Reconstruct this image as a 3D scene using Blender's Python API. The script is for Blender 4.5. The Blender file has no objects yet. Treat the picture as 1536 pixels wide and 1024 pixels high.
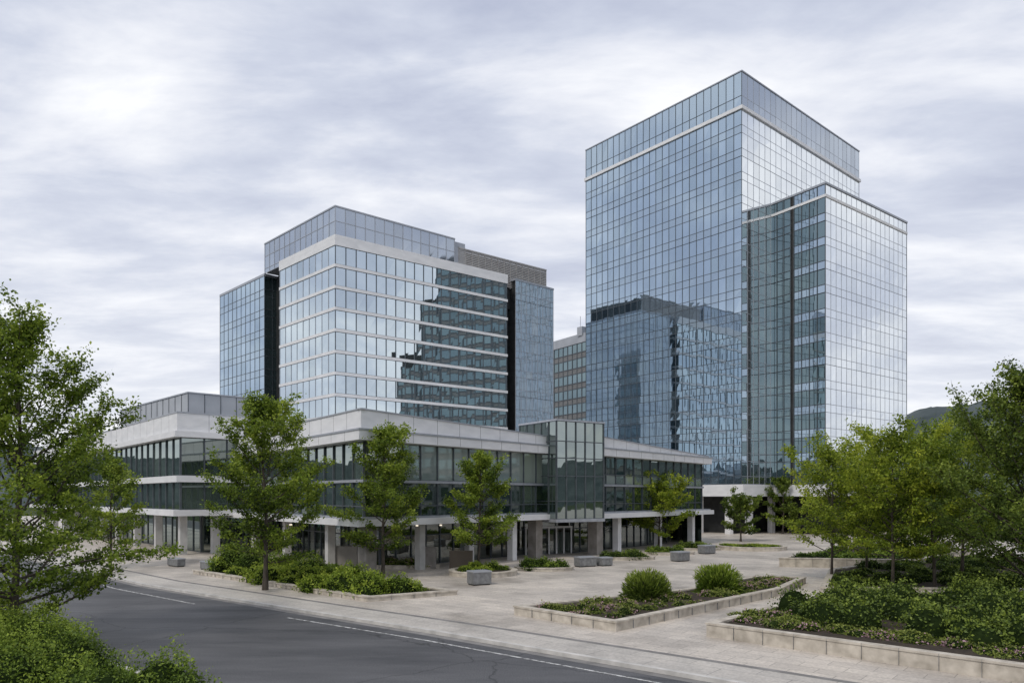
import bpy, math, random
import numpy as np
from mathutils import noise, Vector
random.seed(7)
S=bpy.context.scene
# ---------------------------------------------------------------- materials
def newmat(n):
    m=bpy.data.materials.new(n); m.use_nodes=True
    nt=m.node_tree
    for x in list(nt.nodes): nt.nodes.remove(x)
    o=nt.nodes.new('ShaderNodeOutputMaterial')
    return m,nt,o
def N(nt,t,**k):
    n=nt.nodes.new(t)
    for a,b in k.items(): setattr(n,a,b)
    return n
def ramp(nt,fac,stops):
    r=N(nt,'ShaderNodeValToRGB'); e=r.color_ramp.elements
    while len(e)<len(stops): e.new(.5)
    for i,(p,c) in enumerate(stops):
        e[i].position=p; e[i].color=(c[0],c[1],c[2],1)
    nt.links.new(fac,r.inputs[0]); return r.outputs[0]
def simple(name,c1,c2,scale=3,rough=.6,metal=0,spec=.4,bump=0,stretch=(1,1,1),detail=6):
    m,nt,o=newmat(name)
    tc=N(nt,'ShaderNodeTexCoord'); mp=N(nt,'ShaderNodeMapping'); mp.inputs['Scale'].default_value=stretch
    nt.links.new(tc.outputs['Object'],mp.inputs[0])
    no=N(nt,'ShaderNodeTexNoise'); no.inputs['Scale'].default_value=scale; no.inputs['Detail'].default_value=detail
    nt.links.new(mp.outputs[0],no.inputs[0])
    col=ramp(nt,no.outputs[0],[(.3,c1),(.7,c2)])
    p=N(nt,'ShaderNodeBsdfPrincipled')
    nt.links.new(col,p.inputs['Base Color'])
    p.inputs['Roughness'].default_value=rough; p.inputs['Metallic'].default_value=metal
    p.inputs['Specular IOR Level'].default_value=spec
    if bump:
        b=N(nt,'ShaderNodeBump'); b.inputs['Strength'].default_value=bump; b.inputs['Distance'].default_value=.02
        nt.links.new(no.outputs[0],b.inputs['Height']); nt.links.new(b.outputs[0],p.inputs['Normal'])
    nt.links.new(p.outputs[0],o.inputs[0]); return m
def glass(name,dark,light,tint,rmin,rough=.015,rvar=.15):
    m,nt,o=newmat(name)
    at=N(nt,'ShaderNodeAttribute',attribute_name='rnd')
    col=ramp(nt,at.outputs['Fac'],[(0,dark),(.6,[(a*.7+b*.3) for a,b in zip(dark,light)]),(1,light)])
    d=N(nt,'ShaderNodeBsdfDiffuse'); nt.links.new(col,d.inputs[0])
    g=N(nt,'ShaderNodeBsdfGlossy'); g.inputs[0].default_value=(*tint,1); g.inputs['Roughness'].default_value=rough
    f=N(nt,'ShaderNodeFresnel'); f.inputs[0].default_value=1.5
    mr=N(nt,'ShaderNodeMapRange'); nt.links.new(f.outputs[0],mr.inputs[0])
    mr.inputs[3].default_value=rmin; mr.inputs[4].default_value=1
    mv=N(nt,'ShaderNodeMath',operation='MULTIPLY_ADD'); mv.inputs[1].default_value=-rvar; 
    nt.links.new(at.outputs['Fac'],mv.inputs[0]); nt.links.new(mr.outputs[0],mv.inputs[2])
    mx=N(nt,'ShaderNodeMixShader'); nt.links.new(mv.outputs[0],mx.inputs[0])
    nt.links.new(d.outputs[0],mx.inputs[1]); nt.links.new(g.outputs[0],mx.inputs[2])
    nt.links.new(mx.outputs[0],o.inputs[0]); return m
def clearglass(name,tcol,rmin):
    m,nt,o=newmat(name)
    d=N(nt,'ShaderNodeBsdfTransparent'); d.inputs[0].default_value=(*tcol,1)
    g=N(nt,'ShaderNodeBsdfGlossy'); g.inputs[0].default_value=(.9,.97,.95,1); g.inputs['Roughness'].default_value=.01
    f=N(nt,'ShaderNodeFresnel'); f.inputs[0].default_value=1.5
    mr=N(nt,'ShaderNodeMapRange'); nt.links.new(f.outputs[0],mr.inputs[0])
    mr.inputs[3].default_value=rmin; mr.inputs[4].default_value=1
    mx=N(nt,'ShaderNodeMixShader'); nt.links.new(mr.outputs[0],mx.inputs[0])
    nt.links.new(d.outputs[0],mx.inputs[1]); nt.links.new(g.outputs[0],mx.inputs[2])
    nt.links.new(mx.outputs[0],o.inputs[0]); return m
def leafmat(name,stops,tr=.35):
    m,nt,o=newmat(name)
    at=N(nt,'ShaderNodeAttribute',attribute_name='rnd')
    col=ramp(nt,at.outputs['Fac'],stops)
    p=N(nt,'ShaderNodeBsdfPrincipled'); p.inputs['Roughness'].default_value=.5; p.inputs['Specular IOR Level'].default_value=.25
    t=N(nt,'ShaderNodeBsdfTranslucent'); nt.links.new(col,p.inputs['Base Color']); nt.links.new(col,t.inputs[0])
    mx=N(nt,'ShaderNodeMixShader'); mx.inputs[0].default_value=tr
    nt.links.new(p.outputs[0],mx.inputs[1]); nt.links.new(t.outputs[0],mx.inputs[2])
    nt.links.new(mx.outputs[0],o.inputs[0]); return m
def emis(name,c,s):
    m,nt,o=newmat(name); e=N(nt,'ShaderNodeEmission'); e.inputs[0].default_value=(*c,1); e.inputs[1].default_value=s
    nt.links.new(e.outputs[0],o.inputs[0]); return m

M_tw=glass('tower_glass',(.02,.04,.06),(.17,.23,.27),(.66,.80,.93),.66,rvar=.22)
M_tws=glass('tower_spandrel_glass',(.08,.115,.145),(.14,.18,.215),(.66,.79,.91),.60,rough=.03)
M_tr=glass('tower_bright_side_glass',(.10,.12,.135),(.26,.30,.33),(.93,.97,1.0),.82)  # lighter copy of the tower glass; right-side sky reflection put into the colour
M_dk=glass('dark_glass',(.010,.022,.024),(.06,.085,.088),(.46,.60,.64),.46)
M_mid=glass('office_glass',(.006,.018,.022),(.09,.13,.135),(.83,.93,.98),.74)
M_scr=glass('roof_screen_glass',(.11,.13,.155),(.19,.21,.24),(.74,.81,.90),.54,rough=.05)
M_bay=glass('bay_glass',(.20,.24,.27),(.36,.41,.44),(.82,.9,.97),.42,rough=.03)  # paler base colour painted in to offset the dark tower reflection on the bay
M_pg=glass('podium_glass',(.012,.022,.020),(.10,.13,.11),(.74,.83,.80),.40,rvar=.12)
M_pgl=glass('podium_pale_reflection_glass',(.19,.235,.215),(.40,.45,.41),(.88,.94,.91),.42,rough=.03,rvar=.1)  # pale base colour stands in for a bright reflection on the upper rows
M_cg=clearglass('lobby_glass',(.55,.62,.6),.14)
M_mul=simple('mullion_metal',(.08,.095,.11),(.13,.145,.16),2,.45,.5)
M_mull=simple('mullion_light_metal',(.34,.36,.40),(.42,.44,.48),2,.4,.4)
M_white=simple('white_metal_panel',(.66,.665,.68),(.78,.78,.79),.6,.42,0,.5,stretch=(1,1,3))
M_grey=simple('grey_metal_panel',(.34,.36,.39),(.42,.44,.47),.5,.4,.3,.5)
M_roof=simple('roof_membrane',(.16,.16,.17),(.24,.24,.25),.3,.9)
M_dark=simple('dark_recess',(.012,.014,.015),(.03,.032,.034),1,.7)  # near-black: shade of recesses and interiors put into the colour
M_louv=simple('louver_metal',(.33,.32,.32),(.42,.41,.40),1,.5,.2)
M_stone=simple('stone_cladding',(.20,.185,.17),(.31,.29,.27),1.5,.7,bump=.2)
M_pier=simple('pier_concrete',(.42,.42,.42),(.55,.55,.54),1.5,.6,bump=.1)
M_coping=simple('cast_stone',(.34,.305,.255),(.60,.55,.475),2.2,.75,bump=.3)
M_gran=simple('grey_granite',(.13,.135,.14),(.23,.235,.24),4,.5)
M_soil=simple('soil',(.018,.013,.009),(.05,.035,.022),4,.95,bump=.8)
M_bark=simple('bark',(.035,.028,.022),(.10,.085,.07),6,.9,bump=.8,stretch=(1,1,.25))
M_floor=simple('lobby_floor',(.2,.19,.18),(.3,.29,.27),.5,.3)
M_ceil=simple('soffit_panel',(.42,.42,.42),(.5,.5,.5),.5,.6)
M_wall=simple('lobby_wall',(.05,.045,.04),(.20,.16,.12),.25,.6,stretch=(1,1,.3))
M_lamp=emis('ceiling_lamp',(1,.88,.7),1.1)
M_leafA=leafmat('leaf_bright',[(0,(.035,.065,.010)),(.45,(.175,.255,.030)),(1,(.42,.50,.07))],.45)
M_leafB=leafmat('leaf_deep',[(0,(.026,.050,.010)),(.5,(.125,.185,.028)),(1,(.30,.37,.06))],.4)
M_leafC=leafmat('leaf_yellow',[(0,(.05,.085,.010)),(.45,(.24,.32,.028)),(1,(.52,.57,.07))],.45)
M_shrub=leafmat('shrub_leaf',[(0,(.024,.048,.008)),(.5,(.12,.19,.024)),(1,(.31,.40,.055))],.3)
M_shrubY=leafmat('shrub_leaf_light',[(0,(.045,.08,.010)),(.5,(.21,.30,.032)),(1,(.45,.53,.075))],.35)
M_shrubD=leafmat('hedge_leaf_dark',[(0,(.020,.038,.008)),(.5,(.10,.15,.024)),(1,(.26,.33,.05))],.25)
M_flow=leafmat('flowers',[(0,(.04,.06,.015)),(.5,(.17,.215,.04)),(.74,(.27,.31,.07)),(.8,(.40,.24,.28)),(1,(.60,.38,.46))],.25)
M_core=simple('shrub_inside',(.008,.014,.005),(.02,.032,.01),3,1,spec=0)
M_hill=simple('hill_forest',(.055,.07,.075),(.11,.13,.135),.03,.95,spec=0,detail=12)  # grey-blue distance haze mixed into the forest colour

# ---------------------------------------------------------------- mesh helpers
class MB:
    def __init__(s): s.v=[];s.f=[];s.m=[];s.r=[]
    def q(s,pts,m=0,r=None):
        i=len(s.v); s.v+= [tuple(p) for p in pts]; s.f.append(tuple(range(i,i+len(pts)))); s.m.append(m)
        s.r.append(random.random() if r is None else r)
    def hexa(s,b,t,m=0):
        i=len(s.v); s.v+=[tuple(p) for p in b]+[tuple(p) for p in t]
        for f in ((3,2,1,0),(4,5,6,7),(0,1,5,4),(1,2,6,5),(2,3,7,6),(3,0,4,7)):
            s.f.append(tuple(i+k for k in f)); s.m.append(m); s.r.append(random.random())
    def box(s,x0,x1,y0,y1,z0,z1,m=0):
        s.hexa([(x0,y0,z0),(x1,y0,z0),(x1,y1,z0),(x0,y1,z0)],[(x0,y0,z1),(x1,y0,z1),(x1,y1,z1),(x0,y1,z1)],m)
    def prism(s,poly,z0,z1,m=0,top=True,bot=True):
        n=len(poly); zz=z1 if hasattr(z1,'__len__') else [z1]*n
        for i in range(n):
            a=poly[i];b=poly[(i+1)%n];j=(i+1)%n
            s.q([(a[0],a[1],z0),(b[0],b[1],z0),(b[0],b[1],zz[j]),(a[0],a[1],zz[i])],m)
        if top: s.q([(p[0],p[1],z) for p,z in zip(poly,zz)],m)
        if bot: s.q([(p[0],p[1],z0) for p in reversed(poly)],m)
    def obj(s,name,mats,parent=None,smooth=False,bevel=0):
        me=bpy.data.meshes.new(name); me.from_pydata(s.v,[],s.f)
        for m in mats: me.materials.append(m)
        me.polygons.foreach_set('material_index',s.m)
        a=me.attributes.new('rnd','FLOAT','FACE'); a.data.foreach_set('value',s.r)
        if smooth: me.polygons.foreach_set('use_smooth',[True]*len(s.f))
        me.update(); o=bpy.data.objects.new(name,me); S.collection.objects.link(o)
        if parent: o.parent=parent; o.location=-parent.location
        if bevel:
            b=o.modifiers.new('bevel','BEVEL'); b.width=bevel; b.segments=2; b.limit_method='ANGLE'
        return o
def empty(name,loc=(0,0,0)):
    e=bpy.data.objects.new(name,None); e.location=Vector(loc); S.collection.objects.link(e); return e
def offset(poly,w,closed=True):
    n=len(poly); out=[]
    for i in range(n):
        def nrm(a,b):
            dx,dy=b[0]-a[0],b[1]-a[1]; l=math.hypot(dx,dy); return (dy/l,-dx/l)
        if closed or 0<i<n-1:
            n1=nrm(poly[i-1],poly[i]); n2=nrm(poly[i],poly[(i+1)%n])
        elif i==0: n1=n2=nrm(poly[0],poly[1])
        else: n1=n2=nrm(poly[-2],poly[-1])
        mx,my=n1[0]+n2[0],n1[1]+n2[1]; d=1+n1[0]*n2[0]+n1[1]*n2[1]
        out.append((poly[i][0]+mx/d*w,poly[i][1]+my/d*w))
    return out
def wallfn(A,B):
    dx,dy=B[0]-A[0],B[1]-A[1]; L=math.hypot(dx,dy); n=(dy/L,-dx/L)
    def P(u,z,o): return (A[0]+dx*u+n[0]*o,A[1]+dy*u+n[1]*o,z)
    return P,L
def obox(mb,P,u0,u1,z0,z1,o0,o1,m=0):
    mb.hexa([P(u0,z0,o1),P(u1,z0,o1),P(u1,z0,o0),P(u0,z0,o0)],[P(u0,z1,o1),P(u1,z1,o1),P(u1,z1,o0),P(u0,z1,o0)],m)
def facade(g,fr,A,B,rows,ncol,mw=.1,md=.09,jit=.0035,hmw=None,gm=0,sm=1,fm=0,streak=.5):
    P,L=wallfn(A,B); hmw=hmw or mw
    colr=[random.random() for _ in range(ncol)]
    for c in range(ncol):
        u0=c/ncol;u1=(c+1)/ncol
        for (z0,z1,k) in rows:
            j=[random.gauss(0,jit) for _ in range(4)]
            r=random.random()**1.5
            r=r*(1-streak)+streak*colr[c]**2*random.random()
            if random.random()<.06: r=min(1,r+.5)
            g.q([P(u0,z0,j[0]),P(u1,z0,j[1]),P(u1,z1,j[2]),P(u0,z1,j[3])],gm if k=='g' else sm,r)
    za=min(r[0] for r in rows); zb=max(r[1] for r in rows)
    for c in range(ncol+1):
        u=c/ncol; hw=mw/2/L
        obox(fr,P,u-hw,u+hw,za,zb,-.03,md,fm)
    zs=sorted(set([r[0] for r in rows]+[r[1] for r in rows]))
    for z in zs: obox(fr,P,0,1,z-hmw/2,z+hmw/2,-.025,md-.01,fm)
def floors(z0,z1,n,sp=.35):
    h=(z1-z0)/n; out=[]
    for i in range(n):
        a=z0+i*h
        out+=[(a,a+h*sp,'s'),(a+h*sp,a+h,'g')]
    return out
def pane_wall(g,A,B,z0,z1,m=0):
    P,L=wallfn(A,B); g.q([P(0,z0,0),P(1,z0,0),P(1,z1,0),P(0,z1,0)],m,.2)

# ---------------------------------------------------------------- OFFICE TOWER
T=empty('office_tower',(35.6,115,0))
g=MB();fr=MB();st=MB()
L_=(14.1,141.4);C_=(35.6,115.);R_=(66.3,141.8);B_=(L_[0]+R_[0]-C_[0],L_[1]+R_[1]-C_[1])
zb=8.0;zt=66.1;zz=71.9
rows=floors(zb,zt,16,.34)
par=[(66.6,68.2,'s'),(68.2,zz,'s')]
facade(g,fr,L_,C_,rows,24,mw=.085,md=.05,hmw=.075)
facade(g,fr,L_,C_,par,24,mw=.085,md=.05,gm=1,sm=1)
facade(g,fr,C_,R_,rows,24,mw=.075,md=.025,gm=2,sm=3,fm=1)
facade(g,fr,C_,R_,par,24,mw=.075,md=.025,gm=4,sm=4,fm=1)
facade(g,fr,R_,B_,rows,24,mw=.085,md=.05); facade(g,fr,B_,L_,rows,24,mw=.085,md=.05)
pane_wall(g,R_,B_,66.6,zz,0); pane_wall(g,B_,L_,66.6,zz,0)
fp=[L_,C_,R_,B_]
st.prism(offset(fp,.28),zt-.02,zt+.5,0)
st.prism(offset(fp,.12),zz,zz+.18,1)
st.prism(offset(fp,-.3),zz-1.5,zz-1.2,2)
st.prism(offset(fp,.7),6.1,7.95,0)
st.prism(offset(fp,-3.5),0,6.1,3,top=False)
for k in range(6):
    for (A,B) in ((L_,C_),(C_,R_)):
        P,L=wallfn(A,B); u=(k+.5)/6; obox(st,P,u-.5/L,u+.5/L,.13,6.1,-1.2,-.4,0)
g.obj('curtain_wall_glass',[M_tw,M_tws,M_tr,M_tr,M_scr],T); fr.obj('mullions',[M_mul,M_mull],T); st.obj('bands_and_base',[M_white,M_mull,M_roof,M_dark],T)
g=MB();fr=MB();st=MB()
W0=(42.2,121.2);W1=(44.3,117.9);W2=(47.6,112.7);W3=(68.6,129.);W4=(66.3,141.8)
zt2=53.5; rows=floors(8,51.6,12,.34)+[(51.9,zt2,'s')]
facade(g,fr,W0,W1,rows,3,gm=4,sm=4,mw=.1)  # darker glass on both left strips; dark reflection put into the colour
Wn=(44.9,118.3); Wm=(44.62,117.4)
facade(g,fr,Wm,W2,rows,4,gm=4,sm=1,mw=.1)
facade(g,fr,W2,W3,rows,17,gm=2,sm=3,fm=1,mw=.075,md=.025)
facade(g,fr,W3,W4,rows,9,gm=0,sm=1,mw=.085,md=.05)
st.prism([W1,(W1[0]+.05,W1[1]-.35),(Wm[0]+.0,Wm[1]+.02),Wn],8,zt2,3)  # dark filler in place of a recessed slot, shade put into its colour
WW=[W0,W2,W3,W4]
st.prism(offset(WW,.15),zt2,zt2+.3,1)
st.prism(offset(WW,-.2),zt2-1,zt2-.8,2)
st.prism(offset(WW,.14),51.55,51.95,0)
st.prism(offset(WW,.6),6.1,7.93,0)
st.prism(offset(WW,-2.5),0,6.1,3,top=False)
g.obj('annex_glass',[M_tw,M_tws,M_tr,M_tr,M_dk],T); fr.obj('annex_mullions',[M_mul,M_mull],T); st.obj('annex_bands',[M_white,M_mull,M_roof,M_dark],T)

# ---------------------------------------------------------------- ADDED TOWER (out of frame, stepped to give the mid-rise glass a dark reflection)
T=empty('added_reflection_tower',(98,82,0))  # unseen building added only for its reflection
g=MB();fr=MB();st=MB()
def plain(poly,h,n=(6,6,6,6)):
    for i in range(4):
        rw=[]; z=.2
        while z<h-3.7:
            rw+=[(z,z+1.3,'s'),(z+1.3,z+3.7,'g')]; z+=3.7
        facade(g,fr,poly[i],poly[(i+1)%4],rw,n[i],mw=.5,md=.1,hmw=.25)
    st.prism(offset(poly,-.2),0,h,0)
plain([(97,114),(100,77),(128,81),(125,118)],80,(10,7,10,7))
plain([(100.8,76.5),(101.8,70),(126,73),(125.3,80)],68,(3,7,3,7))
plain([(102.3,69.5),(103,62),(124,65),(123.6,72)],52,(3,7,3,7))
g.obj('windows',[M_dk,M_gran],T); fr.obj('frames',[M_mul],T); st.obj('structure',[M_dark],T)

# ---------------------------------------------------------------- MID-RISE OFFICE BUILDING
T=empty('office_building',(-25,105,0))
g=MB();fr=MB();st=MB()
A0=(-36.6,117.05);A1=(-25.,105.);A2=(-.9,124.)
A3=(7.3,131.5)
top=43.1; fh=3.05; rows=[]; bands=[]
z=top-1.5; bands.append((z,top))
while z>11:
    rows.append((z-fh+.42,z,'g')); bands.append((z-fh,z-fh+.42)); z-=fh
facade(g,fr,A0,A1,rows,9,mw=.09,md=.05,gm=0,sm=0,fm=1)
facade(g,fr,A1,A2,rows,19,mw=.11,md=.07,gm=0,sm=0,fm=0)
facade(g,fr,A2,(-14,140),rows,14,mw=.11,md=.07,gm=0,sm=0,fm=0)
core=[A0,A1,A2,(-14,140),(-34,136)]
for a,b in bands: st.prism(offset(core,.14),a,b,0)
st.prism(offset(core,-.6),0,top-.4,3)
rw=floors(10,42.6,10,.35)
facade(g,fr,(.6,125.4),A3,rw,7,gm=6,sm=6,fm=1,mw=.08,md=.04)
facade(g,fr,A3,(-8,150),rw,14,gm=6,sm=6,fm=1,mw=.08,md=.04)
Bp=[(.6,125.4),A3,(-8,150),(-16,140)]
st.prism(offset(Bp,-.3),0,42.2,3); st.prism(offset(Bp,.1),42.6,42.9,1)
V0=(-52.6,133.7);V1=(-40.35,120.95)
rw=floors(16.,42.0,8,.35)
facade(g,fr,V0,V1,rw,10,gm=2,sm=3,mw=.08,md=.04)
Vp=[V0,V1,(-37.5,124),(-45,146)]
facade(g,fr,V1,(-37.5,124),rw,3,gm=4,sm=4,mw=.08,md=.04)  # darker glass on the wing return; dark reflection put into the colour
st.prism(offset(Vp,.08),42.0,42.4,1); st.prism(offset(Vp,-.3),0,41.6,3); st.prism(offset(Vp,.1),15.5,16,2)
st.prism([(-39.0,122.6),(-35.2,118.6),(-32,122),(-36,126)],0,42.3,3)
H0=(-40.3,121.);H1=(-25.05,105.15);H2=(-9.2,118.6);H3=(-22,136)
pr=[(42.42,43.12,'g'),(43.12,45.1,'g'),(45.1,47.1,'g')]
facade(g,fr,H0,H1,pr,13,gm=5,sm=5,fm=1,mw=.1,md=.05); facade(g,fr,H1,H2,pr,13,gm=5,sm=5,fm=1,mw=.1,md=.05)
facade(g,fr,H2,H3,pr,13,gm=5,sm=5,fm=1,mw=.1,md=.05)
Hp=[H0,H1,H2,H3]; st.prism(offset(Hp,-.25),42.4,46.6,2); st.prism(offset(Hp,.1),47.1,47.3,1)
st.prism([(-9.2,118.9),(-7.6,120.2),(-12,126),(-14,124)],43.1,46.9,1)
J0=(-8.6,119.4);J1=(6.0,131.2)
P,L=wallfn(J0,J1)
for k in range(16):
    zz_=41.5+k*.28; obox(st,P,0,1,zz_,zz_+.19,-.12,.05,4)
for k in range(15):
    u=k/14; obox(st,P,u-.04/L,u+.04/L,41.3,46,-.2,.09,4)
st.prism([(J0[0]-.2,J0[1]+.3),(J1[0]-.2,J1[1]+.3),(-2,142),(-16,130)],38,45.6,3)
obox(st,P,-.005,1.005,45.95,46.15,-.25,.12,4)
g.obj('curtain_wall_glass',[M_mid,M_tr,M_tw,M_tws,M_dk,M_scr,M_bay],T); fr.obj('mullions',[M_mul,M_mull],T)
st.obj('bands_and_roof',[M_white,M_mull,M_roof,M_dark,M_louv],T)

# ---------------------------------------------------------------- BACKGROUND BUILDING
T=empty('background_office_block',(16,163,0))
g=MB();fr=MB();st=MB()
Q0=(9.0,176);Q1=(17.5,163.);Q2=(30,174)
rw=floors(0,40.5,12,.38)
facade(g,fr,Q0,Q1,rw,9,mw=.18,hmw=.2,gm=0,sm=1); facade(g,fr,Q1,Q2,rw,7,mw=.2,gm=0,sm=1)
Qp=[Q0,Q1,Q2,(21,187)]; st.prism(offset(Qp,-.3),0,42.3,1); st.prism(offset(Qp,.2),40.5,42.5,0)
st.prism([(14.6,166.5),(15.6,165.2),(17,166.4),(16,167.6)],42,44,0)
st.prism([(15.3,166.5),(15.4,166.5),(15.4,166.6),(15.3,166.6)],44,46.5,0)
g.obj('windows',[M_dk,M_gran],T); fr.obj('frames',[M_mul],T); st.obj('roof',[M_grey,M_dark],T)

# ---------------------------------------------------------------- PODIUM BUILDING
T=empty('podium_building',(-11,54,0))
g=MB();fr=MB();st=MB();lob=MB();lf=MB();lamp=MB()
F=[(-36,87.5),(-11.,54.),(3.9,72.),(8.9,74.6),(24.9,94.),(16,106),(-20,112)]
zf=[12.2,12.4,11.8,12.06,11.1,11.1,12.2]
st.prism(offset(F,0),10.95,zf,0)
st.prism(offset(F,.35),10.15,10.95,0)
st.prism(offset(F,.42),10.85,10.99,1)
for i in (0,1,3):
    P,L=wallfn(F[i],F[i+1]); k=int(L/2.4)
    P2,L2=wallfn(offset(F,.35)[i],offset(F,.35)[i+1])
    for a in range(1,k):
        u=a/k; zt_=zf[i]*(1-u)+zf[i+1]*u; obox(st,P,u-.012/L,u+.012/L,11.0,zt_+.003,-.05,.004,2)
        obox(st,P2,u-.012/L,u+.012/L,10.17,10.84,-.05,.004,2)
    st.hexa([P(-.003,zf[i]-.02,.07),P(1.003,zf[i+1]-.02,.07),P(1.003,zf[i+1]-.02,-.4),P(-.003,zf[i]-.02,-.4)],[P(-.003,zf[i]+.08,.07),P(1.003,zf[i+1]+.08,.07),P(1.003,zf[i+1]+.08,-.4),P(-.003,zf[i]+.08,-.4)],1)
G=offset(F,-.7)
st.prism(offset(F,.55),3.85,4.35,0)
st.prism(offset(F,.2),4.35,4.5,1)
st.prism(offset(F,-.45),7.1,7.3,1)
facade(g,fr,G[0],G[1],[(4.5,5.3,'g'),(5.3,7.1,'g'),(7.3,10.15,'g')],22,mw=.09,md=.12,jit=.004,streak=.2)
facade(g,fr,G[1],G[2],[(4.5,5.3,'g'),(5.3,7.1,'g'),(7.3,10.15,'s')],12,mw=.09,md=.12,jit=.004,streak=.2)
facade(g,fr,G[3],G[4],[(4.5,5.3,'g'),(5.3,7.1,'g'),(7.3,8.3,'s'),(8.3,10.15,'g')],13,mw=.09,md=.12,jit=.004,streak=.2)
for i in (4,5,6): pane_wall(g,G[i],G[(i+1)%7],.1,10.15,0)
st.prism(offset(F,-1.4),4.4,10.2,2)
I=offset(F,-4.2); K=offset(F,-13)
for i,nc in ((0,22),(1,11),(2,3),(3,13)):
    facade(lob,lf,I[i],I[(i+1)],[(.14,2.7,'g'),(2.7,3.85,'g')],nc,mw=.1,md=.1,jit=.002)
    pane_wall(st,K[i],K[i+1],.1,3.85,4)
st.q([(p[0],p[1],3.84) for p in reversed(offset(F,.3))],3)
st.q([(p[0],p[1],.142) for p in I],5)
rl=random.Random(3)
for i in (0,1,3):
    for k in range(14):
        P,L=wallfn(F[i],F[i+1]); u=rl.random(); o=-rl.choice([5.5,7.5,9.5]); x,y,_=P(u,0,o)
        lamp.box(x-.09,x+.09,y-.09,y+.09,3.70,3.80,0)
        u=rl.random(); x,y,_=P(u,0,-rl.uniform(6,10)); h=rl.uniform(.8,2.2); w=rl.uniform(.3,1.2)
        st.box(x-w,x+w,y-.3,y+.3,.145,h,rl.choice([3,4,5,6]))
for i,us,w,mm in ((0,(.12,.34,.56,.8),.32,7),(1,(.06,),.5,6),(1,(.30,.55),.3,7),(1,(.80,),.32,0),(1,(.94,),.5,6),(3,(.02,),.55,6),(3,(.2,.56,.9),.34,0)):
    P,L=wallfn(F[i],F[i+1])
    for u in us: obox(st,P,u-w/L,u+w/L,.13,3.85,-1.5,-1.5+2*w,mm)
P,L=wallfn(I[2],I[3])
for u in (.02,.18,.34,.5,.66,.82,.98): obox(st,P,u-.07/L,u+.07/L,.14,2.9,.12,.26,0)
obox(st,P,0,1,2.8,2.98,.1,.3,0)
X0=(.8,75.);X1=(4.2,70.);X2=(9.,73.1);X3=(5.6,78.1)
rp=[(3.9,5.6,'g'),(5.6,8.0,'g'),(8.0,9.7,'g'),(9.7,11.3,'g'),(11.3,13.2,'g')]
facade(g,fr,X0,X1,rp,5,mw=.08,md=.1,streak=.2); facade(g,fr,X1,X2,rp,5,mw=.08,md=.1,streak=.2)
facade(g,fr,X2,X3,rp,5,mw=.08,md=.1)
Xp=[X0,X1,X2,X3]; st.prism(offset(Xp,-.3),3.7,12.9,2); st.prism(offset(Xp,.12),3.6,3.9,1); st.prism(offset(Xp,.12),13.2,13.36,1)
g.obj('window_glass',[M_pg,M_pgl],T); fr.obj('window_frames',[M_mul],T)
lob.obj('lobby_glazing',[M_cg],T); lf.obj('lobby_frames',[M_mul],T); lamp.obj('ceiling_lamps',[M_lamp],T)
st.obj('structure',[M_white,M_mull,M_dark,M_ceil,M_wall,M_floor,M_stone,M_pier],T)

# ---------------------------------------------------------------- SIDE WING BUILDING
T=empty('side_wing_building',(-33.4,74,0))
g=MB();fr=MB();st=MB()
D=[(-89,138),(-33.4,74.),(-24.,82.2),(-60,140)]
st.prism(D,12.6,14.4,0); st.prism(offset(D,.3),12.,12.6,0); st.prism(offset(D,.05),14.4,14.55,1)
st.prism(offset(D,.1),7.5,8.15,0); st.prism(offset(D,.5),4.1,4.7,0); st.prism(offset(D,-1.2),4.2,12.1,2)
for i in (0,1):
    P,L=wallfn(D[i],D[i+1]); k=int(L/2.6)
    for a in range(1,k): obox(st,P,a/k-.012/L,a/k+.012/L,12.62,14.38,-.05,.004,2)
G=offset(D,-.5)
rw=[(4.7,7.5,'g'),(8.15,12.,'g')]
facade(g,fr,G[0],G[1],rw,36,mw=.12,md=.12); facade(g,fr,G[1],G[2],rw,5,mw=.12,md=.12)
I=offset(D,-3.5); facade(g,fr,I[0],I[1],[(.14,4.1,'g')],30,mw=.12); facade(g,fr,I[1],I[2],[(.14,4.1,'g')],4,mw=.12)
for k in range(10):
    P,L=wallfn(D[0],D[1]); u=.08+k*.1; obox(st,P,u-.35/L,u+.35/L,.13,4.1,-1.4,-.7,3)
P,L=wallfn(D[1],D[2]); obox(st,P,.3,.36,.13,4.1,-1.4,-.7,3)
E_=[(-54,102.5),(-37.1,85.),(-31.6,90),(-46,108)]
facade(g,fr,E_[0],E_[1],[(14.5,17.9,'s')],12,gm=1,sm=1,mw=.08,md=.04); facade(g,fr,E_[1],E_[2],[(14.5,17.9,'s')],4,gm=1,sm=1,mw=.08,md=.04)
st.prism(offset(E_,-.2),14,17.6,2); st.prism(offset(E_,.1),17.9,18.05,1)
g.obj('window_glass',[M_pg,M_grey],T); fr.obj('window_frames',[M_mul],T); st.obj('structure',[M_white,M_mull,M_dark,M_pier],T)

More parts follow.
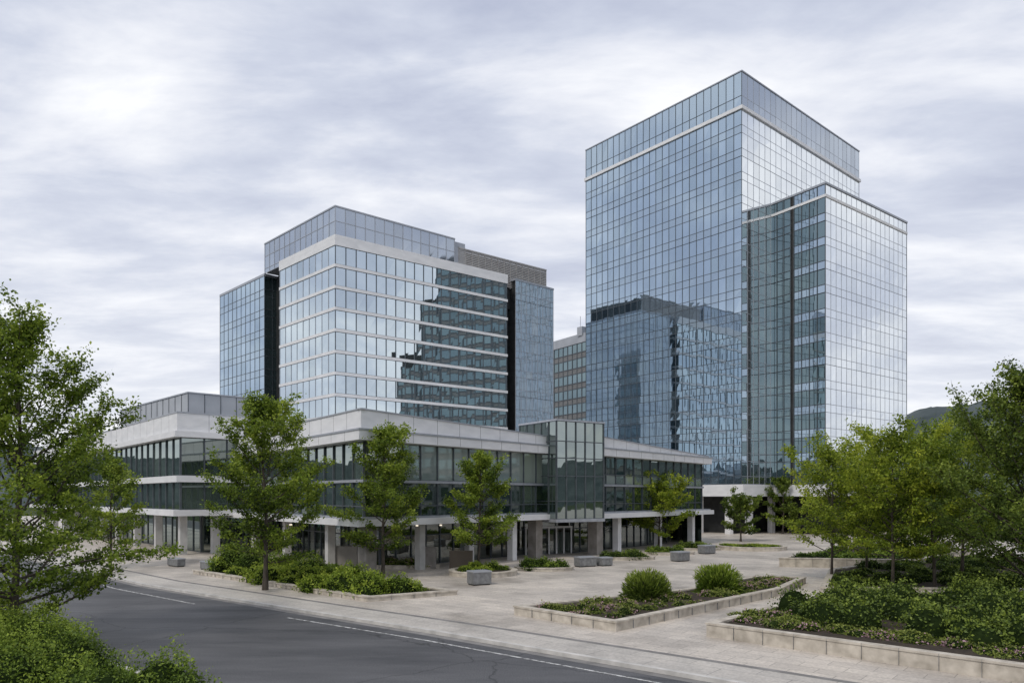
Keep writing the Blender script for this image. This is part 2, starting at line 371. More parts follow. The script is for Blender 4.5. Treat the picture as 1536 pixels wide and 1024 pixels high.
# ---------------------------------------------------------------- GROUND
kerb=[(-150,175),(-80,105),(-45,70),(-24.8,50),(-11,38.6),(-3.8,32.8),(5.8,24.6),(15,16.6),(40,-6),(90,-50)]
def sheet(name,pts,z,mat):
    mb=MB(); mb.q([(p[0],p[1],z) for p in pts],0); return mb.obj(name,[mat])
def mul(nt,a,b):
    m=N(nt,'ShaderNodeMix',data_type='RGBA',blend_type='MULTIPLY'); m.inputs[0].default_value=1
    nt.links.new(a,m.inputs[6]); nt.links.new(b,m.inputs[7]); return m.outputs[2]
def paver(name='plaza_paving',c1=(.60,.545,.48),c2=(.49,.445,.395),mo=(.25,.23,.205),bw=1.5,bh=.75):
    m,nt,o=newmat(name)
    tc=N(nt,'ShaderNodeTexCoord'); mp=N(nt,'ShaderNodeMapping'); mp.inputs['Rotation'].default_value=(0,0,math.radians(40))
    nt.links.new(tc.outputs['Object'],mp.inputs[0])
    b=N(nt,'ShaderNodeTexBrick'); b.inputs['Scale'].default_value=1; b.inputs['Brick Width'].default_value=bw; b.inputs['Row Height'].default_value=bh
    b.inputs['Mortar Size'].default_value=.014; b.inputs['Mortar Smooth'].default_value=.3
    b.inputs['Color1'].default_value=(*c1,1); b.inputs['Color2'].default_value=(*c2,1); b.inputs['Mortar'].default_value=(*mo,1)
    nt.links.new(mp.outputs[0],b.inputs[0])
    n1=N(nt,'ShaderNodeTexNoise'); n1.inputs['Scale'].default_value=.16; n1.inputs['Detail'].default_value=8; n1.inputs['Roughness'].default_value=.65
    nt.links.new(tc.outputs['Object'],n1.inputs[0])
    c=ramp(nt,n1.outputs[0],[(.35,(.66,.65,.64)),(.5,(.97,.97,.97)),(.66,(1.15,1.14,1.12))])
    n2=N(nt,'ShaderNodeTexNoise'); n2.inputs['Scale'].default_value=9; n2.inputs['Detail'].default_value=8
    nt.links.new(tc.outputs['Object'],n2.inputs[0])
    c2_=ramp(nt,n2.outputs[0],[(.3,(.8,.8,.8)),(.7,(1.12,1.12,1.12))])
    col=mul(nt,mul(nt,b.outputs[0],c),c2_)
    p=N(nt,'ShaderNodeBsdfPrincipled'); nt.links.new(col,p.inputs['Base Color'])
    r=N(nt,'ShaderNodeMapRange'); r.inputs[3].default_value=.3; r.inputs[4].default_value=.7; nt.links.new(n1.outputs[0],r.inputs[0]); nt.links.new(r.outputs[0],p.inputs['Roughness'])
    bp=N(nt,'ShaderNodeBump'); bp.inputs['Strength'].default_value=.3; bp.inputs['Distance'].default_value=.01
    nt.links.new(b.outputs['Fac'],bp.inputs['Height']); bp.invert=True; nt.links.new(bp.outputs[0],p.inputs['Normal'])
    nt.links.new(p.outputs[0],o.inputs[0]); return m
def asphalt():
    m,nt,o=newmat('asphalt')
    tc=N(nt,'ShaderNodeTexCoord')
    n1=N(nt,'ShaderNodeTexNoise'); n1.inputs['Scale'].default_value=22; n1.inputs['Detail'].default_value=6
    n2=N(nt,'ShaderNodeTexNoise'); n2.inputs['Scale'].default_value=.25; n2.inputs['Detail'].default_value=8; n2.inputs['Roughness'].default_value=.7
    mp=N(nt,'ShaderNodeMapping'); mp.inputs['Rotation'].default_value=(0,0,math.radians(40)); mp.inputs['Scale'].default_value=(.35,1.6,1)
    nt.links.new(tc.outputs['Object'],mp.inputs[0]); nt.links.new(mp.outputs[0],n2.inputs[0]); nt.links.new(tc.outputs['Object'],n1.inputs[0])
    a=ramp(nt,n2.outputs[0],[(.36,(.045,.046,.051)),(.64,(.105,.105,.11))]); b=ramp(nt,n1.outputs[0],[(.3,(.55,.55,.55)),(.7,(1.45,1.45,1.45))])
    vo=N(nt,'ShaderNodeTexVoronoi',feature='DISTANCE_TO_EDGE'); vo.inputs['Scale'].default_value=.11
    dn=N(nt,'ShaderNodeTexNoise'); dn.inputs['Scale'].default_value=1.0; dn.inputs['Detail'].default_value=5
    nt.links.new(tc.outputs['Object'],dn.inputs[0])
    ad=N(nt,'ShaderNodeMix',data_type='RGBA',blend_type='ADD'); ad.inputs[0].default_value=1
    nt.links.new(tc.outputs['Object'],ad.inputs[6]); nt.links.new(dn.outputs[1],ad.inputs[7]); nt.links.new(ad.outputs[2],vo.inputs[0])
    cr=ramp(nt,vo.outputs[0],[(0,(.35,.35,.35)),(.006,(1,1,1))])
    col=mul(nt,mul(nt,a,b),cr)
    p=N(nt,'ShaderNodeBsdfPrincipled'); nt.links.new(col,p.inputs['Base Color']); p.inputs['Roughness'].default_value=.6
    bp=N(nt,'ShaderNodeBump'); bp.inputs['Strength'].default_value=.4; bp.inputs['Distance'].default_value=.01; nt.links.new(n1.outputs[0],bp.inputs['Height']); nt.links.new(bp.outputs[0],p.inputs['Normal'])
    nt.links.new(p.outputs[0],o.inputs[0]); return m
M_pav=paver(); M_asp=asphalt()
M_walk=paver('sidewalk_concrete',(.53,.495,.45),(.48,.45,.41),(.2,.19,.18),2.4,1.6)
M_grass=simple('grass_ground',(.03,.045,.015),(.06,.08,.03),.5,.95,spec=.1)
M_conc=simple('kerb_concrete',(.40,.39,.37),(.62,.60,.57),1.5,.8,bump=.2)
M_gut=simple('gutter_concrete',(.15,.145,.14),(.26,.25,.24),1.2,.8,bump=.2)
def paintmat():
    m,nt,o=newmat('road_paint'); tc=N(nt,'ShaderNodeTexCoord'); no=N(nt,'ShaderNodeTexNoise'); no.inputs['Scale'].default_value=3.5; no.inputs['Detail'].default_value=9; no.inputs['Roughness'].default_value=.75
    nt.links.new(tc.outputs['Object'],no.inputs[0]); c=ramp(nt,no.outputs[0],[(.42,(.12,.12,.12)),(.5,(.42,.42,.41)),(.62,(.72,.72,.71))])
    p=N(nt,'ShaderNodeBsdfPrincipled'); nt.links.new(c,p.inputs['Base Color']); p.inputs['Roughness'].default_value=.65; nt.links.new(p.outputs[0],o.inputs[0]); return m
M_paint=paintmat()
mb=MB(); mb.q([(-3000,-3000,-.03),(3000,-3000,-.03),(3000,3000,-.03),(-3000,3000,-.03)]); mb.obj('ground',[M_grass])
def strip(name,line,w0,w1,z0,z1,mat,solid=True):
    a=offset(line,w0,False); b=offset(line,w1,False); mb=MB()
    for i in range(len(line)-1):
        mb.q([(*a[i+1],z1),(*a[i],z1),(*b[i],z1),(*b[i+1],z1)][::-1],0)
        if solid:
            mb.q([(*b[i],z0),(*b[i+1],z0),(*b[i+1],z1),(*b[i],z1)],0)
            mb.q([(*a[i+1],z0),(*a[i],z0),(*a[i],z1),(*a[i+1],z1)],0)
    return mb.obj(name,[mat])
strip('road',kerb,0,11.5,0,0,M_asp,False)
strip('road_gutter',kerb,0.0,.45,0,.004,M_gut,False)
strip('kerb',kerb,-.22,0,0,.15,M_conc)
strip('near_kerb',kerb,11.5,11.75,0,.15,M_conc)
strip('sidewalk',kerb,-2.2,-.22,0,.146,M_walk,False)
strip('verge',kerb,11.75,60,0,.12,M_grass,False)
ki=offset(kerb,-2.1,False)
sheet('plaza',ki+[(260,-50),(260,260),(-150,260)],.13,M_pav)
strip('paving_border',kerb,-2.5,-2.18,0,.150,M_gut,False)
mk=[(-45,68.4),(-25.6,48.9),(-17.5,42.0)]
strip('lane_marking',mk,.4,.54,0,.008,M_paint,False)
mk=[(-11.2,36.9),(-3.8,31.2),(5.8,23.0),(15,15)]
strip('edge_marking',mk,-.1,.03,0,.008,M_paint,False)

# hills
mb=MB(); n=1100; rad=[520,640,760,900,1100,1500]; prof=[0,.45,.85,1,.7,0]
for j,(r,p) in enumerate(zip(rad,prof)):
    for i in range(n):
        a=2*math.pi*i/n; dx,dy=math.sin(a),math.cos(a)
        deg=math.degrees(math.atan2(dx,dy))
        base=50+22*noise.noise(Vector((dx*2.3,dy*2.3,1)))
        base+=52*math.exp(-((deg-32)/12)**2)
        h=base*p+ (6*noise.noise(Vector((dx*40,dy*40,j)))+5*noise.noise(Vector((dx*150,dy*150,j*3))))*(p>0)
        mb.v.append((dx*r,dy*r,max(h,-1) if p>0 else -2))
for j in range(len(rad)-1):
    for i in range(n):
        k=(i+1)%n; mb.f.append((j*n+i,j*n+k,(j+1)*n+k,(j+1)*n+i)); mb.m.append(0); mb.r.append(0)
mb.obj('hills',[M_hill],smooth=True)

# ---------------------------------------------------------------- foliage
def leaves_mesh(name,C,size,rnd,mats,rng,up=.7,parent=None,loc=(0,0,0),asp=.62,axis=None):
    n=len(C)
    nr=rng.normal(size=(n,3)); nr[:,2]+=up; nr/=np.linalg.norm(nr,axis=1)[:,None]
    a=rng.normal(size=(n,3)) if axis is None else axis+rng.normal(0,.25,(n,3)); a-= (a*nr).sum(1)[:,None]*nr*(1 if axis is None else 0); a/=np.linalg.norm(a,axis=1)[:,None]
    b=np.cross(nr,a); b/=np.linalg.norm(b,axis=1)[:,None]+1e-6; s=(size*rng.uniform(.6,1.3,n))[:,None]
    V=np.stack([C-a*s*.5, C+b*s*asp*.5+a*s*.08+nr*s*.08, C+a*s*.5, C-b*s*asp*.5+a*s*.08+nr*s*.08],1).reshape(-1,3)
    me=bpy.data.meshes.new(name); me.vertices.add(n*4); me.vertices.foreach_set('co',V.astype(np.float32).ravel())
    me.loops.add(n*4); me.loops.foreach_set('vertex_index',np.arange(n*4,dtype=np.int32))
    me.polygons.add(n); me.polygons.foreach_set('loop_start',np.arange(0,n*4,4,dtype=np.int32))
    me.update(calc_edges=True)
    at=me.attributes.new('rnd','FLOAT','FACE'); at.data.foreach_set('value',np.clip(rnd,0,1).astype(np.float32))
    for m in mats: me.materials.append(m)
    o=bpy.data.objects.new(name,me); S.collection.objects.link(o); o.location=loc
    if parent: o.parent=parent
    return o
def tube(mb,pts,rad,sides=6):
    base=len(mb.v)
    for i,p in enumerate(pts):
        d=(pts[min(i+1,len(pts)-1)]-pts[max(i-1,0)]); d=d/(np.linalg.norm(d)+1e-9)
        r=np.cross(d,[.3,.9,.1]); r/=np.linalg.norm(r)+1e-9; u=np.cross(d,r)
        for k in range(sides):
            a=2*math.pi*k/sides; mb.v.append(tuple(p+rad[i]*(math.cos(a)*r+math.sin(a)*u)))
    for i in range(len(pts)-1):
        for k in range(sides):
            k2=(k+1)%sides; mb.f.append((base+i*sides+k,base+i*sides+k2,base+(i+1)*sides+k2,base+(i+1)*sides+k)); mb.m.append(0); mb.r.append(0)
def tree(name,x,y,H,R,cb,seed,nleaf,ls,mat,shape='ov',nl=34,tr=.16,lean=0,z=.1,spread=.17):
    rng=np.random.default_rng(seed); e=empty(name,(x,y,z)); mb=MB()
    K=10; tp=[]; off=np.zeros(2)
    for k in range(K):
        t=k/(K-1); tp.append(np.array([off[0]+lean*t,off[1],H*.96*t])); off=off+rng.normal(0,.016*H/4,2)
    tp=np.array(tp); tube(mb,tp,[tr*(1.35 if k==0 else 1)*(1-.88*k/(K-1)) for k in range(K)],8)
    def trunk(h):
        f=np.clip(h/(H*.96),0,1)*(K-1); i=min(int(f),K-2); return tp[i]*(1-(f-i))+tp[i+1]*(f-i)
    segs=[]
    for i in range(nl):
        t=(i+rng.uniform(.2,.8))/nl; h=cb+(H*.93-cb)*t
        if shape=='ov': pr=min(1,(t+.42)/.62)*(1-t**1.7)**.75+.07
        elif shape=='round': pr=math.sqrt(max(0,1-(1.6*t-.58)**2))*.95+.10
        else: pr=min(1,(t+.6)/.7)*(1-t)**.5+.06
        el=math.radians(8+58*t+rng.normal(0,9)); az=i*2.399+rng.normal(0,.4)
        L=R*pr*rng.uniform(.66,1.2)/max(.62,math.cos(el))
        d=np.array([math.cos(az)*math.cos(el),math.sin(az)*math.cos(el),math.sin(el)])
        p0=trunk(h-L*math.sin(el)*.35); pts=[p0]; n=6; dd=d.copy()
        for k in range(n-1):
            dd=dd+rng.normal(0,.09,3); dd[2]+=.05 if t<.6 else .02; dd/=np.linalg.norm(dd)
            pts.append(pts[-1]+dd*L/(n-1))
        pts=np.array(pts); r0=tr*.42*(1-.6*t)
        tube(mb,pts,[r0*(1-.85*k/(n-1)) for k in range(n)],5)
        cl=rng.uniform(-.18,.22)
        segs.append((pts[3],pts[4],cl));segs.append((pts[4],pts[5],cl))
        for j in range(8):
            f=rng.uniform(.22,1); q=f*(n-1); a=min(int(q),n-2); p=pts[a]*(1-(q-a))+pts[a+1]*(q-a)
            dv=pts[a+1]-pts[a]; dv/=np.linalg.norm(dv)
            side=np.cross(dv,[0,0,1]); side/=np.linalg.norm(side)+1e-6
            td=dv*.6+side*rng.choice([-1,1])*rng.uniform(.5,1)+np.array([0,0,rng.uniform(-.2,.5)]); td/=np.linalg.norm(td)
            tl=(L*.38*(1.15-f)+R*.10)*rng.uniform(.6,1.25)
            p1=p+td*tl*.5; td2=td+rng.normal(0,.2,3)+np.array([0,0,.08]); td2/=np.linalg.norm(td2); p2=p1+td2*tl*.5
            tube(mb,np.array([p,p1,p2]),[r0*.32,r0*.2,r0*.06],3)
            c2=cl+rng.uniform(-.25,.25); segs.append((p,p1,c2)); segs.append((p1,p2,c2))
    segs.append((tp[-2],tp[-1]+np.array([0,0,H*.03]),.1)); segs.append((tp[-1],tp[-1]+np.array([0,0,H*.035]),.1))
    A=np.array([s[0] for s in segs]);B=np.array([s[1] for s in segs]);Cc=np.array([s[2] for s in segs])
    w=np.linalg.norm(B-A,axis=1)*rng.uniform(.12,1.75,len(A)); w/=w.sum()
    idx=rng.choice(len(A),nleaf,p=w); t=rng.uniform(0,1,nleaf)[:,None]
    P=A[idx]*(1-t)+B[idx]*t+rng.normal(0,1,(nleaf,3))*np.array([spread,spread,spread*.6])
    rad=np.hypot(P[:,0],P[:,1])/R
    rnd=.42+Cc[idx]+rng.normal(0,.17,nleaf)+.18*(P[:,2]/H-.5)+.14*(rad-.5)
    mb.obj('trunk_and_limbs',[M_bark],smooth=True).parent=e
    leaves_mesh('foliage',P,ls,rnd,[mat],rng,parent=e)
    return e
def mass(name,ells,n,ls,mat,seed,core=True,lump=.12,up=.5,parent=None,asp=.62,flo=0):
    rng=np.random.default_rng(seed); E=np.array(ells); w=(E[:,3]*E[:,5]+E[:,3]*E[:,4]); w/=w.sum()
    idx=rng.choice(len(E),n,p=w); d=rng.normal(size=(n,3)); d[:,2]=np.abs(d[:,2])*1.0-.15; d/=np.linalg.norm(d,axis=1)[:,None]
    r=1-np.abs(rng.normal(0,.10,n))+rng.normal(0,.07,n)
    ph=rng.uniform(0,6,(len(E),3))[idx]
    r*=1+lump*(np.sin(d[:,0]*5+ph[:,0])*np.sin(d[:,1]*5+ph[:,1])+.7*np.sin(d[:,2]*8+d[:,0]*7+ph[:,2]))
    P=E[idx,:3]+d*E[idx,3:6]*r[:,None]; P[:,2]=np.maximum(P[:,2],.16)
    tone=rng.uniform(-.2,.2,len(E))[idx]
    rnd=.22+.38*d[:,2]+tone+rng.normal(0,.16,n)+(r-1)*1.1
    if flo:
        dr=np.sin(P[:,0]*1.7)*np.sin(P[:,1]*1.9+1)+rng.normal(0,.35,n)
        isf=(dr>.35)&(rng.random(n)<flo)
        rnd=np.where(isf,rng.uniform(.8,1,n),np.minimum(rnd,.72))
    e=parent or empty(name,(0,0,0))
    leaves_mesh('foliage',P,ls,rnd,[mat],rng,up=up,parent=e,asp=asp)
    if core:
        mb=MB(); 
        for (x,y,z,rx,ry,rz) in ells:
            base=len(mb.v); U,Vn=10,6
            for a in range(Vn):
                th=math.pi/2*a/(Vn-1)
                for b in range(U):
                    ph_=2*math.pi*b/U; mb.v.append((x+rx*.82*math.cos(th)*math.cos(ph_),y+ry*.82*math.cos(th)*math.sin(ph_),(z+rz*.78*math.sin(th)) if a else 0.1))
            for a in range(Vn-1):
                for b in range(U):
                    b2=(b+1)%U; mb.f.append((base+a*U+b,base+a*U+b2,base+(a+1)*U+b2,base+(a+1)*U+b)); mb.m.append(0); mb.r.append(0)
        mb.obj('stems',[M_core],e,smooth=True)  # dark dome added inside the leaves to block see-through
    return e
def inpoly(x,y,poly):
    c=False;n=len(poly)
    for i in range(n):
        a=poly[i];b=poly[i-1]
        if (a[1]>y)!=(b[1]>y) and x<(b[0]-a[0])*(y-a[1])/(b[1]-a[1])+a[0]: c=not c
    return c
def mounds(poly,n,r,h,seed,z=.3):
    rr=random.Random(seed); xs=[p[0] for p in poly];ys=[p[1] for p in poly]; out=[]
    while len(out)<n:
        x=rr.uniform(min(xs),max(xs));y=rr.uniform(min(ys),max(ys))
        if inpoly(x,y,poly):
            q=rr.uniform(*r); out.append((x,y,z,q,q*rr.uniform(.8,1.2),rr.uniform(*h)))
    return out
def planter(name,poly,h,w=.35,soil=.12):
    e=empty(name,(poly[0][0],poly[0][1],0)); mb=MB(); z0=.1
    inn=offset(poly,-w); cap=offset(poly,.04); capi=offset(poly,-w-.03); n=len(poly)
    for i in range(n):
        j=(i+1)%n
        mb.q([(*poly[i],z0),(*poly[j],z0),(*poly[j],h-.08),(*poly[i],h-.08)])
        mb.q([(*inn[j],z0),(*inn[i],z0),(*inn[i],h-.08),(*inn[j],h-.08)])
        mb.hexa([(*cap[i],h-.08),(*cap[j],h-.08),(*capi[j],h-.08),(*capi[i],h-.08)],[(*cap[i],h),(*cap[j],h),(*capi[j],h),(*capi[i],h)])
    mb.obj('edging',[M_coping],e)
    jb=MB()
    for i in range(n):
        P,L=wallfn(poly[i],poly[(i+1)%n]); k=max(1,int(L/1.2))
        for a in range(1,k): obox(jb,P,a/k-.006/L,a/k+.006/L,z0,h+.003,-.05,.044)
    if jb.v: jb.obj('joints',[M_gran],e)
    sb=MB(); sb.q([(p[0],p[1],h-soil) for p in inn]); sb.obj('soil',[M_soil],e)
    return e

PA=[(-24.5,57.),(-8.1,41.6),(-3.3,44.6),(-9.5,50.5),(-17,59)]
planter('planting_bed',PA,.42)
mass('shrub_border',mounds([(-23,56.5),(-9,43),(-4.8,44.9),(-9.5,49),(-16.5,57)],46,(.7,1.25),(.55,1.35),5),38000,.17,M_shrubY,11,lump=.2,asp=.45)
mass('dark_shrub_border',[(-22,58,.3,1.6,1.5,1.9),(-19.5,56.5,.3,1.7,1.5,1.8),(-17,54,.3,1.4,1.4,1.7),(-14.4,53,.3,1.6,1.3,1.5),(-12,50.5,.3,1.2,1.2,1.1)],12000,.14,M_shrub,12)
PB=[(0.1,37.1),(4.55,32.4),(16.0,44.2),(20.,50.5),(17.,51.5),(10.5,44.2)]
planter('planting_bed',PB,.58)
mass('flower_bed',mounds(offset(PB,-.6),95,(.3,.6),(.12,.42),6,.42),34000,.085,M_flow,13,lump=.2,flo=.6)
def grassbush(x,y,r,h,seed,mat):
    rng=np.random.default_rng(seed); n=5200
    d=rng.normal(size=(n,3)); d[:,2]=np.abs(d[:,2]); d/=np.linalg.norm(d,axis=1)[:,None]
    lob=1+.13*np.sin(d[:,0]*6+seed)*np.sin(d[:,1]*6+2*seed)+.1*np.sin(d[:,2]*9+seed)
    rr=rng.uniform(.2,1.25,n)**.65*lob; P=d*rr[:,None]*np.array([r,r,h])
    P[:,2]-=.25*rr**3*(1-d[:,2]); P[:,2]=np.maximum(P[:,2],0)
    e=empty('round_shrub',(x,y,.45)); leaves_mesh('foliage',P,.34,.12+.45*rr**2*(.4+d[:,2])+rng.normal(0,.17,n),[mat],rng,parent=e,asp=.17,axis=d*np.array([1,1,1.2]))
    mb=MB()
    for k in range(14):
        a=rng.uniform(0,6.28); q=rng.uniform(.3,.8); tube(mb,np.array([[0,0,0],[math.cos(a)*r*q*.5,math.sin(a)*r*q*.5,h*.5],[math.cos(a)*r*q,math.sin(a)*r*q,h*.8]]),[.03,.02,.01],4)
    mb.obj('stems',[M_bark]).parent=e
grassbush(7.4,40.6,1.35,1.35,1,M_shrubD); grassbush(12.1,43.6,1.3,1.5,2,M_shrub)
PC=[(8.2,31.3),(26,13.5),(40,24),(33,42),(17.5,41.5)]
planter('planting_bed',PC,.72)
hed=[(12.5,36),(13.2,31.5),(22,22),(34,24),(31,40),(18,40)]
mass('hedge',mounds(hed,100,(.8,1.4),(.75,1.3),8,.6),66000,.13,M_shrubD,14,lump=.2)
mass('ground_cover',mounds([(9.5,32),(13,29.5),(20,22),(18,26),(13,33),(12,36)],70,(.4,.75),(.1,.3),9,.6),18000,.10,M_flow,15,flo=.35)
PD=[(18.5,44.5),(34,43.5),(52,58),(40,70),(24,56)]
planter('planting_bed',PD,.6)
mass('hedge',mounds(offset(PD,-1),110,(.6,1.2),(.3,.7),18,.5),32000,.15,M_shrubD,24)
PE=[(22.5,62.5),(33,60.5),(46,74),(38,80)]
planter('planting_bed',PE,.9); mass('hedge',mounds(offset(PE,-1),40,(.8,1.4),(.3,.6),19,.8),12000,.18,M_shrub,25)
def ringbed(name,x,y,r,h,w=.4,n=40):
    return planter(name,[(x+r*math.cos(2*math.pi*k/n),y+r*math.sin(2*math.pi*k/n)) for k in range(n)],h,w,soil=.1)
ringbed('round_planter',27,84,3.9,.55); mass('ground_cover',mounds([(24.5,82),(29.5,82),(29.5,86),(24.5,86)],18,(.6,1.),(.1,.3),3,.4),5000,.14,M_shrubY,33)
ringbed('round_planter',-2.2,56.5,2.6,.5); mass('shrub_border',mounds([(-3.8,55),(-.6,55),(-.6,58),(-3.8,58)],16,(.5,.8),(.3,.7),4,.35),8000,.12,M_shrubY,34)
for k,(x,y,rx,ry) in enumerate([(2.6,60,2.4,1.6),(10.5,70,3.0,1.4),(15.5,76,3.2,1.5),(20.5,82,2.5,1.4),(-9,61.5,3,1.)]):
    poly=[(x+rx*math.cos(2*math.pi*i/14),y+ry*math.sin(2*math.pi*i/14)) for i in range(14)]
    planter('planting_bed',poly,.42,.3); mass('shrub_border',mounds(offset(poly,-.6),14,(.5,.9),(.3,.8),40+k,.3),6000,.14,[M_shrub,M_shrubD,M_shrub,M_shrubD,M_flow][k],50+k)

fg=[]
for (x,y,r,h) in [(-20.5,29.5,1.6,1.5),(-18.6,28.2,1.7,1.6),(-17.0,26.5,1.6,1.65),(-15.6,25.6,1.4,1.5),(-14.6,24.6,1.3,1.25),(-17.5,23.5,1.8,1.8),(-15.3,22.3,1.6,1.5),(-22.5,31.5,1.7,1.5),(-20,26.5,1.8,1.9),(-13.2,23.6,.9,.8),(-12.6,21.6,1.2,1.),(-10.3,21.8,1.05,1.35),(-11.2,20.4,1.1,1.2),(-9.3,20.9,.9,1.0)]:
    fg.append((x,y,.1,r,r,h))
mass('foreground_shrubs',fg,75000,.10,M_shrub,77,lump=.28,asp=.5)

# ---------------------------------------------------------------- TREES
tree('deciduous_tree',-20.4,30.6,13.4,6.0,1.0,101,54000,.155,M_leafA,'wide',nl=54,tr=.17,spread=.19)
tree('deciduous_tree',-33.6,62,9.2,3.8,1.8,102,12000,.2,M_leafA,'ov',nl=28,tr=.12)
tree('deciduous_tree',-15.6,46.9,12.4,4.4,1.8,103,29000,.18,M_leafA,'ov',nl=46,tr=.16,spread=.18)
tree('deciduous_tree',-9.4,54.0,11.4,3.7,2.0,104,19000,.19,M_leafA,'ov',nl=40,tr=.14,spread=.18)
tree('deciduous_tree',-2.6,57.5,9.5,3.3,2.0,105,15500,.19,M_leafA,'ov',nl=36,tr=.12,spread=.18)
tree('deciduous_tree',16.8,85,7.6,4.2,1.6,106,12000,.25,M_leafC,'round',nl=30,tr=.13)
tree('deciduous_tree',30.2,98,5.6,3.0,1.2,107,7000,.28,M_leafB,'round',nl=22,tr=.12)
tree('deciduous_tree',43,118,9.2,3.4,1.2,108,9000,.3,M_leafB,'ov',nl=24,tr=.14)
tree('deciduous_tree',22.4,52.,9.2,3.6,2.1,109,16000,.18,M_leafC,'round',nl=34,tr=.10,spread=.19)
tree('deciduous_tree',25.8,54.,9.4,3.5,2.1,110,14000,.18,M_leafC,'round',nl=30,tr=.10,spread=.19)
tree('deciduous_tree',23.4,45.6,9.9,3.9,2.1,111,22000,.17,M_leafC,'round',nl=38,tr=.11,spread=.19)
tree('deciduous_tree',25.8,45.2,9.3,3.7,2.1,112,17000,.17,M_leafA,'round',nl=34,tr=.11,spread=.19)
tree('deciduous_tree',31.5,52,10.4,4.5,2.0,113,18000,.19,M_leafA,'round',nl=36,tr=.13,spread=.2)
tree('deciduous_tree',27.2,38.8,12.6,5.3,1.6,114,46000,.165,M_leafB,'ov',nl=54,tr=.17,spread=.2)
rr=random.Random(9); belt=[]
for k in range(46):
    x=rr.uniform(60,150); y=138-(x-60)*.35+rr.uniform(-14,18); belt.append((x,y,rr.uniform(2,4),rr.uniform(4,7),rr.uniform(4,7),rr.uniform(3,6)))
mass('tree_belt',belt,45000,.55,M_leafB,60)
belt=[]
for k in range(90):
    a=rr.uniform(-2.6,2.6); r=rr.uniform(110,150)
    if abs(a)<1.9: belt.append((r*math.sin(a),-r*math.cos(a),3,rr.uniform(5,8),rr.uniform(5,8),rr.uniform(5,11)))
mass('tree_belt',belt,45000,.75,M_leafB,61)

# ---------------------------------------------------------------- street furniture
def block(name,x,y,w,d,h,rot):
    e=empty(name,(x,y,.13)); e.rotation_euler[2]=rot
    mb=MB(); mb.box(-w/2+.06,w/2-.06,-d/2+.06,d/2-.06,0,.08,1); mb.box(-w/2,w/2,-d/2,d/2,.08,h-.1,0); mb.box(-w/2-.03,w/2+.03,-d/2-.03,d/2+.03,h-.1,h,2)
    o=mb.obj('body',[M_gran,M_dark,M_grey],bevel=.015); o.parent=e
    return e
block('stone_planter_box',-2.2,49.8,1.35,1.0,.95,.5)
block('stone_bench',6.2,62.8,1.7,.9,.85,.5); block('stone_bench',7.9,63.5,1.1,.9,.75,.5)
block('stone_bench',15.4,68,1.5,1.,.9,.6); block('stone_bench',20.2,77,1.6,1.,.9,.6)
block('stone_bench',-28.5,63,1.8,.7,.7,-.7); block('stone_bench',-24.5,60,1.6,.7,.7,-.7)

# ---------------------------------------------------------------- WORLD
w=bpy.data.worlds.new('sky'); S.world=w; w.use_nodes=True; nt=w.node_tree
for x in list(nt.nodes): nt.nodes.remove(x)
out=N(nt,'ShaderNodeOutputWorld')
el,rot=math.radians(48),math.radians(215)
sk=N(nt,'ShaderNodeTexSky',sky_type='NISHITA'); sk.sun_disc=False; sk.sun_elevation=el; sk.sun_rotation=rot
b1=N(nt,'ShaderNodeBackground'); b1.inputs[1].default_value=.1; nt.links.new(sk.outputs[0],b1.inputs[0])
tc=N(nt,'ShaderNodeTexCoord'); sp=N(nt,'ShaderNodeSeparateXYZ'); nt.links.new(tc.outputs['Generated'],sp.inputs[0])
def M(op,a,b=None,c=None):
    n=N(nt,'ShaderNodeMath',operation=op)
    for i,v in enumerate((a,b,c)):
        if v is None: continue
        if isinstance(v,(int,float)): n.inputs[i].default_value=v
        else: nt.links.new(v,n.inputs[i])
    return n.outputs[0]
z=M('MAXIMUM',sp.outputs[2],0); zd=M('ADD',z,.14)
cx=M('DIVIDE',sp.outputs[0],zd); cy=M('DIVIDE',sp.outputs[1],zd)
cb=N(nt,'ShaderNodeCombineXYZ'); nt.links.new(cx,cb.inputs[0]); nt.links.new(cy,cb.inputs[1])
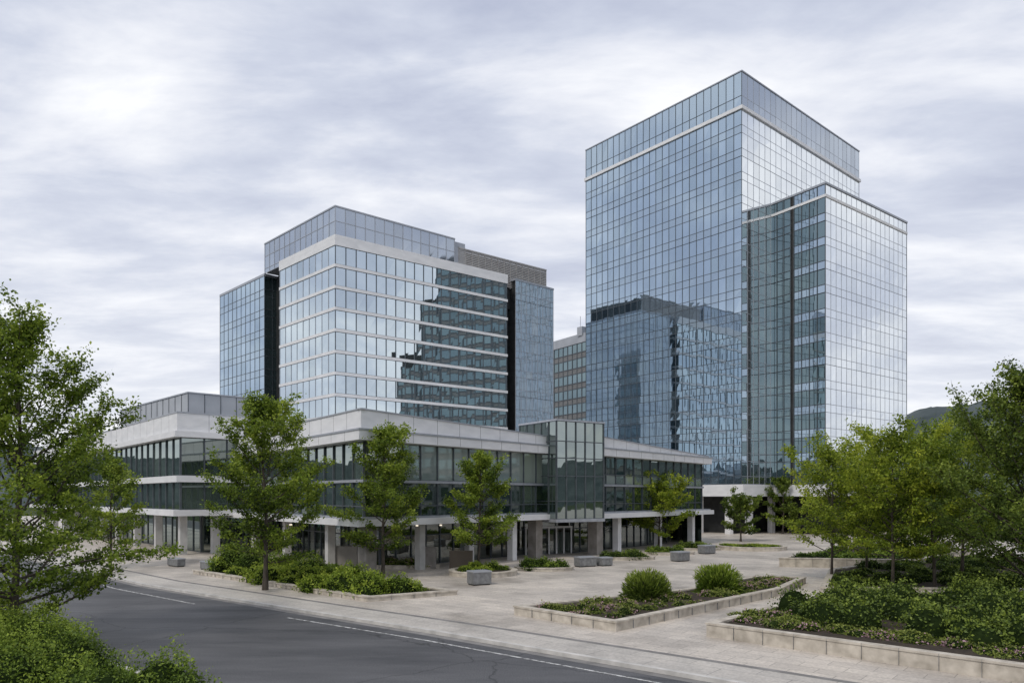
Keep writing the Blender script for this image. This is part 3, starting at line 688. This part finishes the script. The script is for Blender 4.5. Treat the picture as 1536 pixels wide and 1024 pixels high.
mp=N(nt,'ShaderNodeMapping'); mp.inputs['Rotation'].default_value=(0,0,math.radians(-16)); mp.inputs['Scale'].default_value=(.85,1.6,1); mp.inputs['Location'].default_value=(3.3,1.7,0)
nt.links.new(cb.outputs[0],mp.inputs[0])
n1=N(nt,'ShaderNodeTexNoise'); n1.inputs['Scale'].default_value=1.7; n1.inputs['Detail'].default_value=11; n1.inputs['Roughness'].default_value=.57; n1.inputs['Distortion'].default_value=.2
nt.links.new(mp.outputs[0],n1.inputs[0])
col=ramp(nt,n1.outputs[0],[(.33,(.43,.47,.60)),(.46,(.56,.60,.71)),(.56,(.72,.745,.82)),(.68,(.90,.91,.94))])
hz=M('POWER',M('SUBTRACT',1,z),4.4)
mx=N(nt,'ShaderNodeMix',data_type='RGBA'); nt.links.new(M('MULTIPLY',hz,.70),mx.inputs[0]); nt.links.new(col,mx.inputs[6]); mx.inputs[7].default_value=(.93,.935,.95,1)
b2=N(nt,'ShaderNodeBackground'); nt.links.new(mx.outputs[2],b2.inputs[0]); b2.inputs[1].default_value=1.14
ms=N(nt,'ShaderNodeMixShader'); ms.inputs[0].default_value=.96; nt.links.new(b1.outputs[0],ms.inputs[1]); nt.links.new(b2.outputs[0],ms.inputs[2]); nt.links.new(ms.outputs[0],out.inputs[0])

sl=bpy.data.lights.new('sun','SUN'); sl.energy=1.5; sl.angle=math.radians(10); sl.color=(1,.93,.82)
so=bpy.data.objects.new('sun',sl); S.collection.objects.link(so)
sd=Vector((math.sin(rot)*math.cos(el),math.cos(rot)*math.cos(el),math.sin(el)))
so.rotation_euler=sd.to_track_quat('Z','Y').to_euler(); so.location=(0,0,80)

cam=bpy.data.cameras.new('camera'); co=bpy.data.objects.new('camera',cam); S.collection.objects.link(co); S.camera=co
co.location=(0,0,6); co.rotation_euler=(math.radians(90),0,0)
cam.sensor_width=36; cam.lens=36*1113/1536; cam.shift_y=(745-512)/1536; cam.clip_end=6000; cam.clip_start=.2
S.view_settings.view_transform='Standard'; S.view_settings.look='None'; S.view_settings.exposure=0
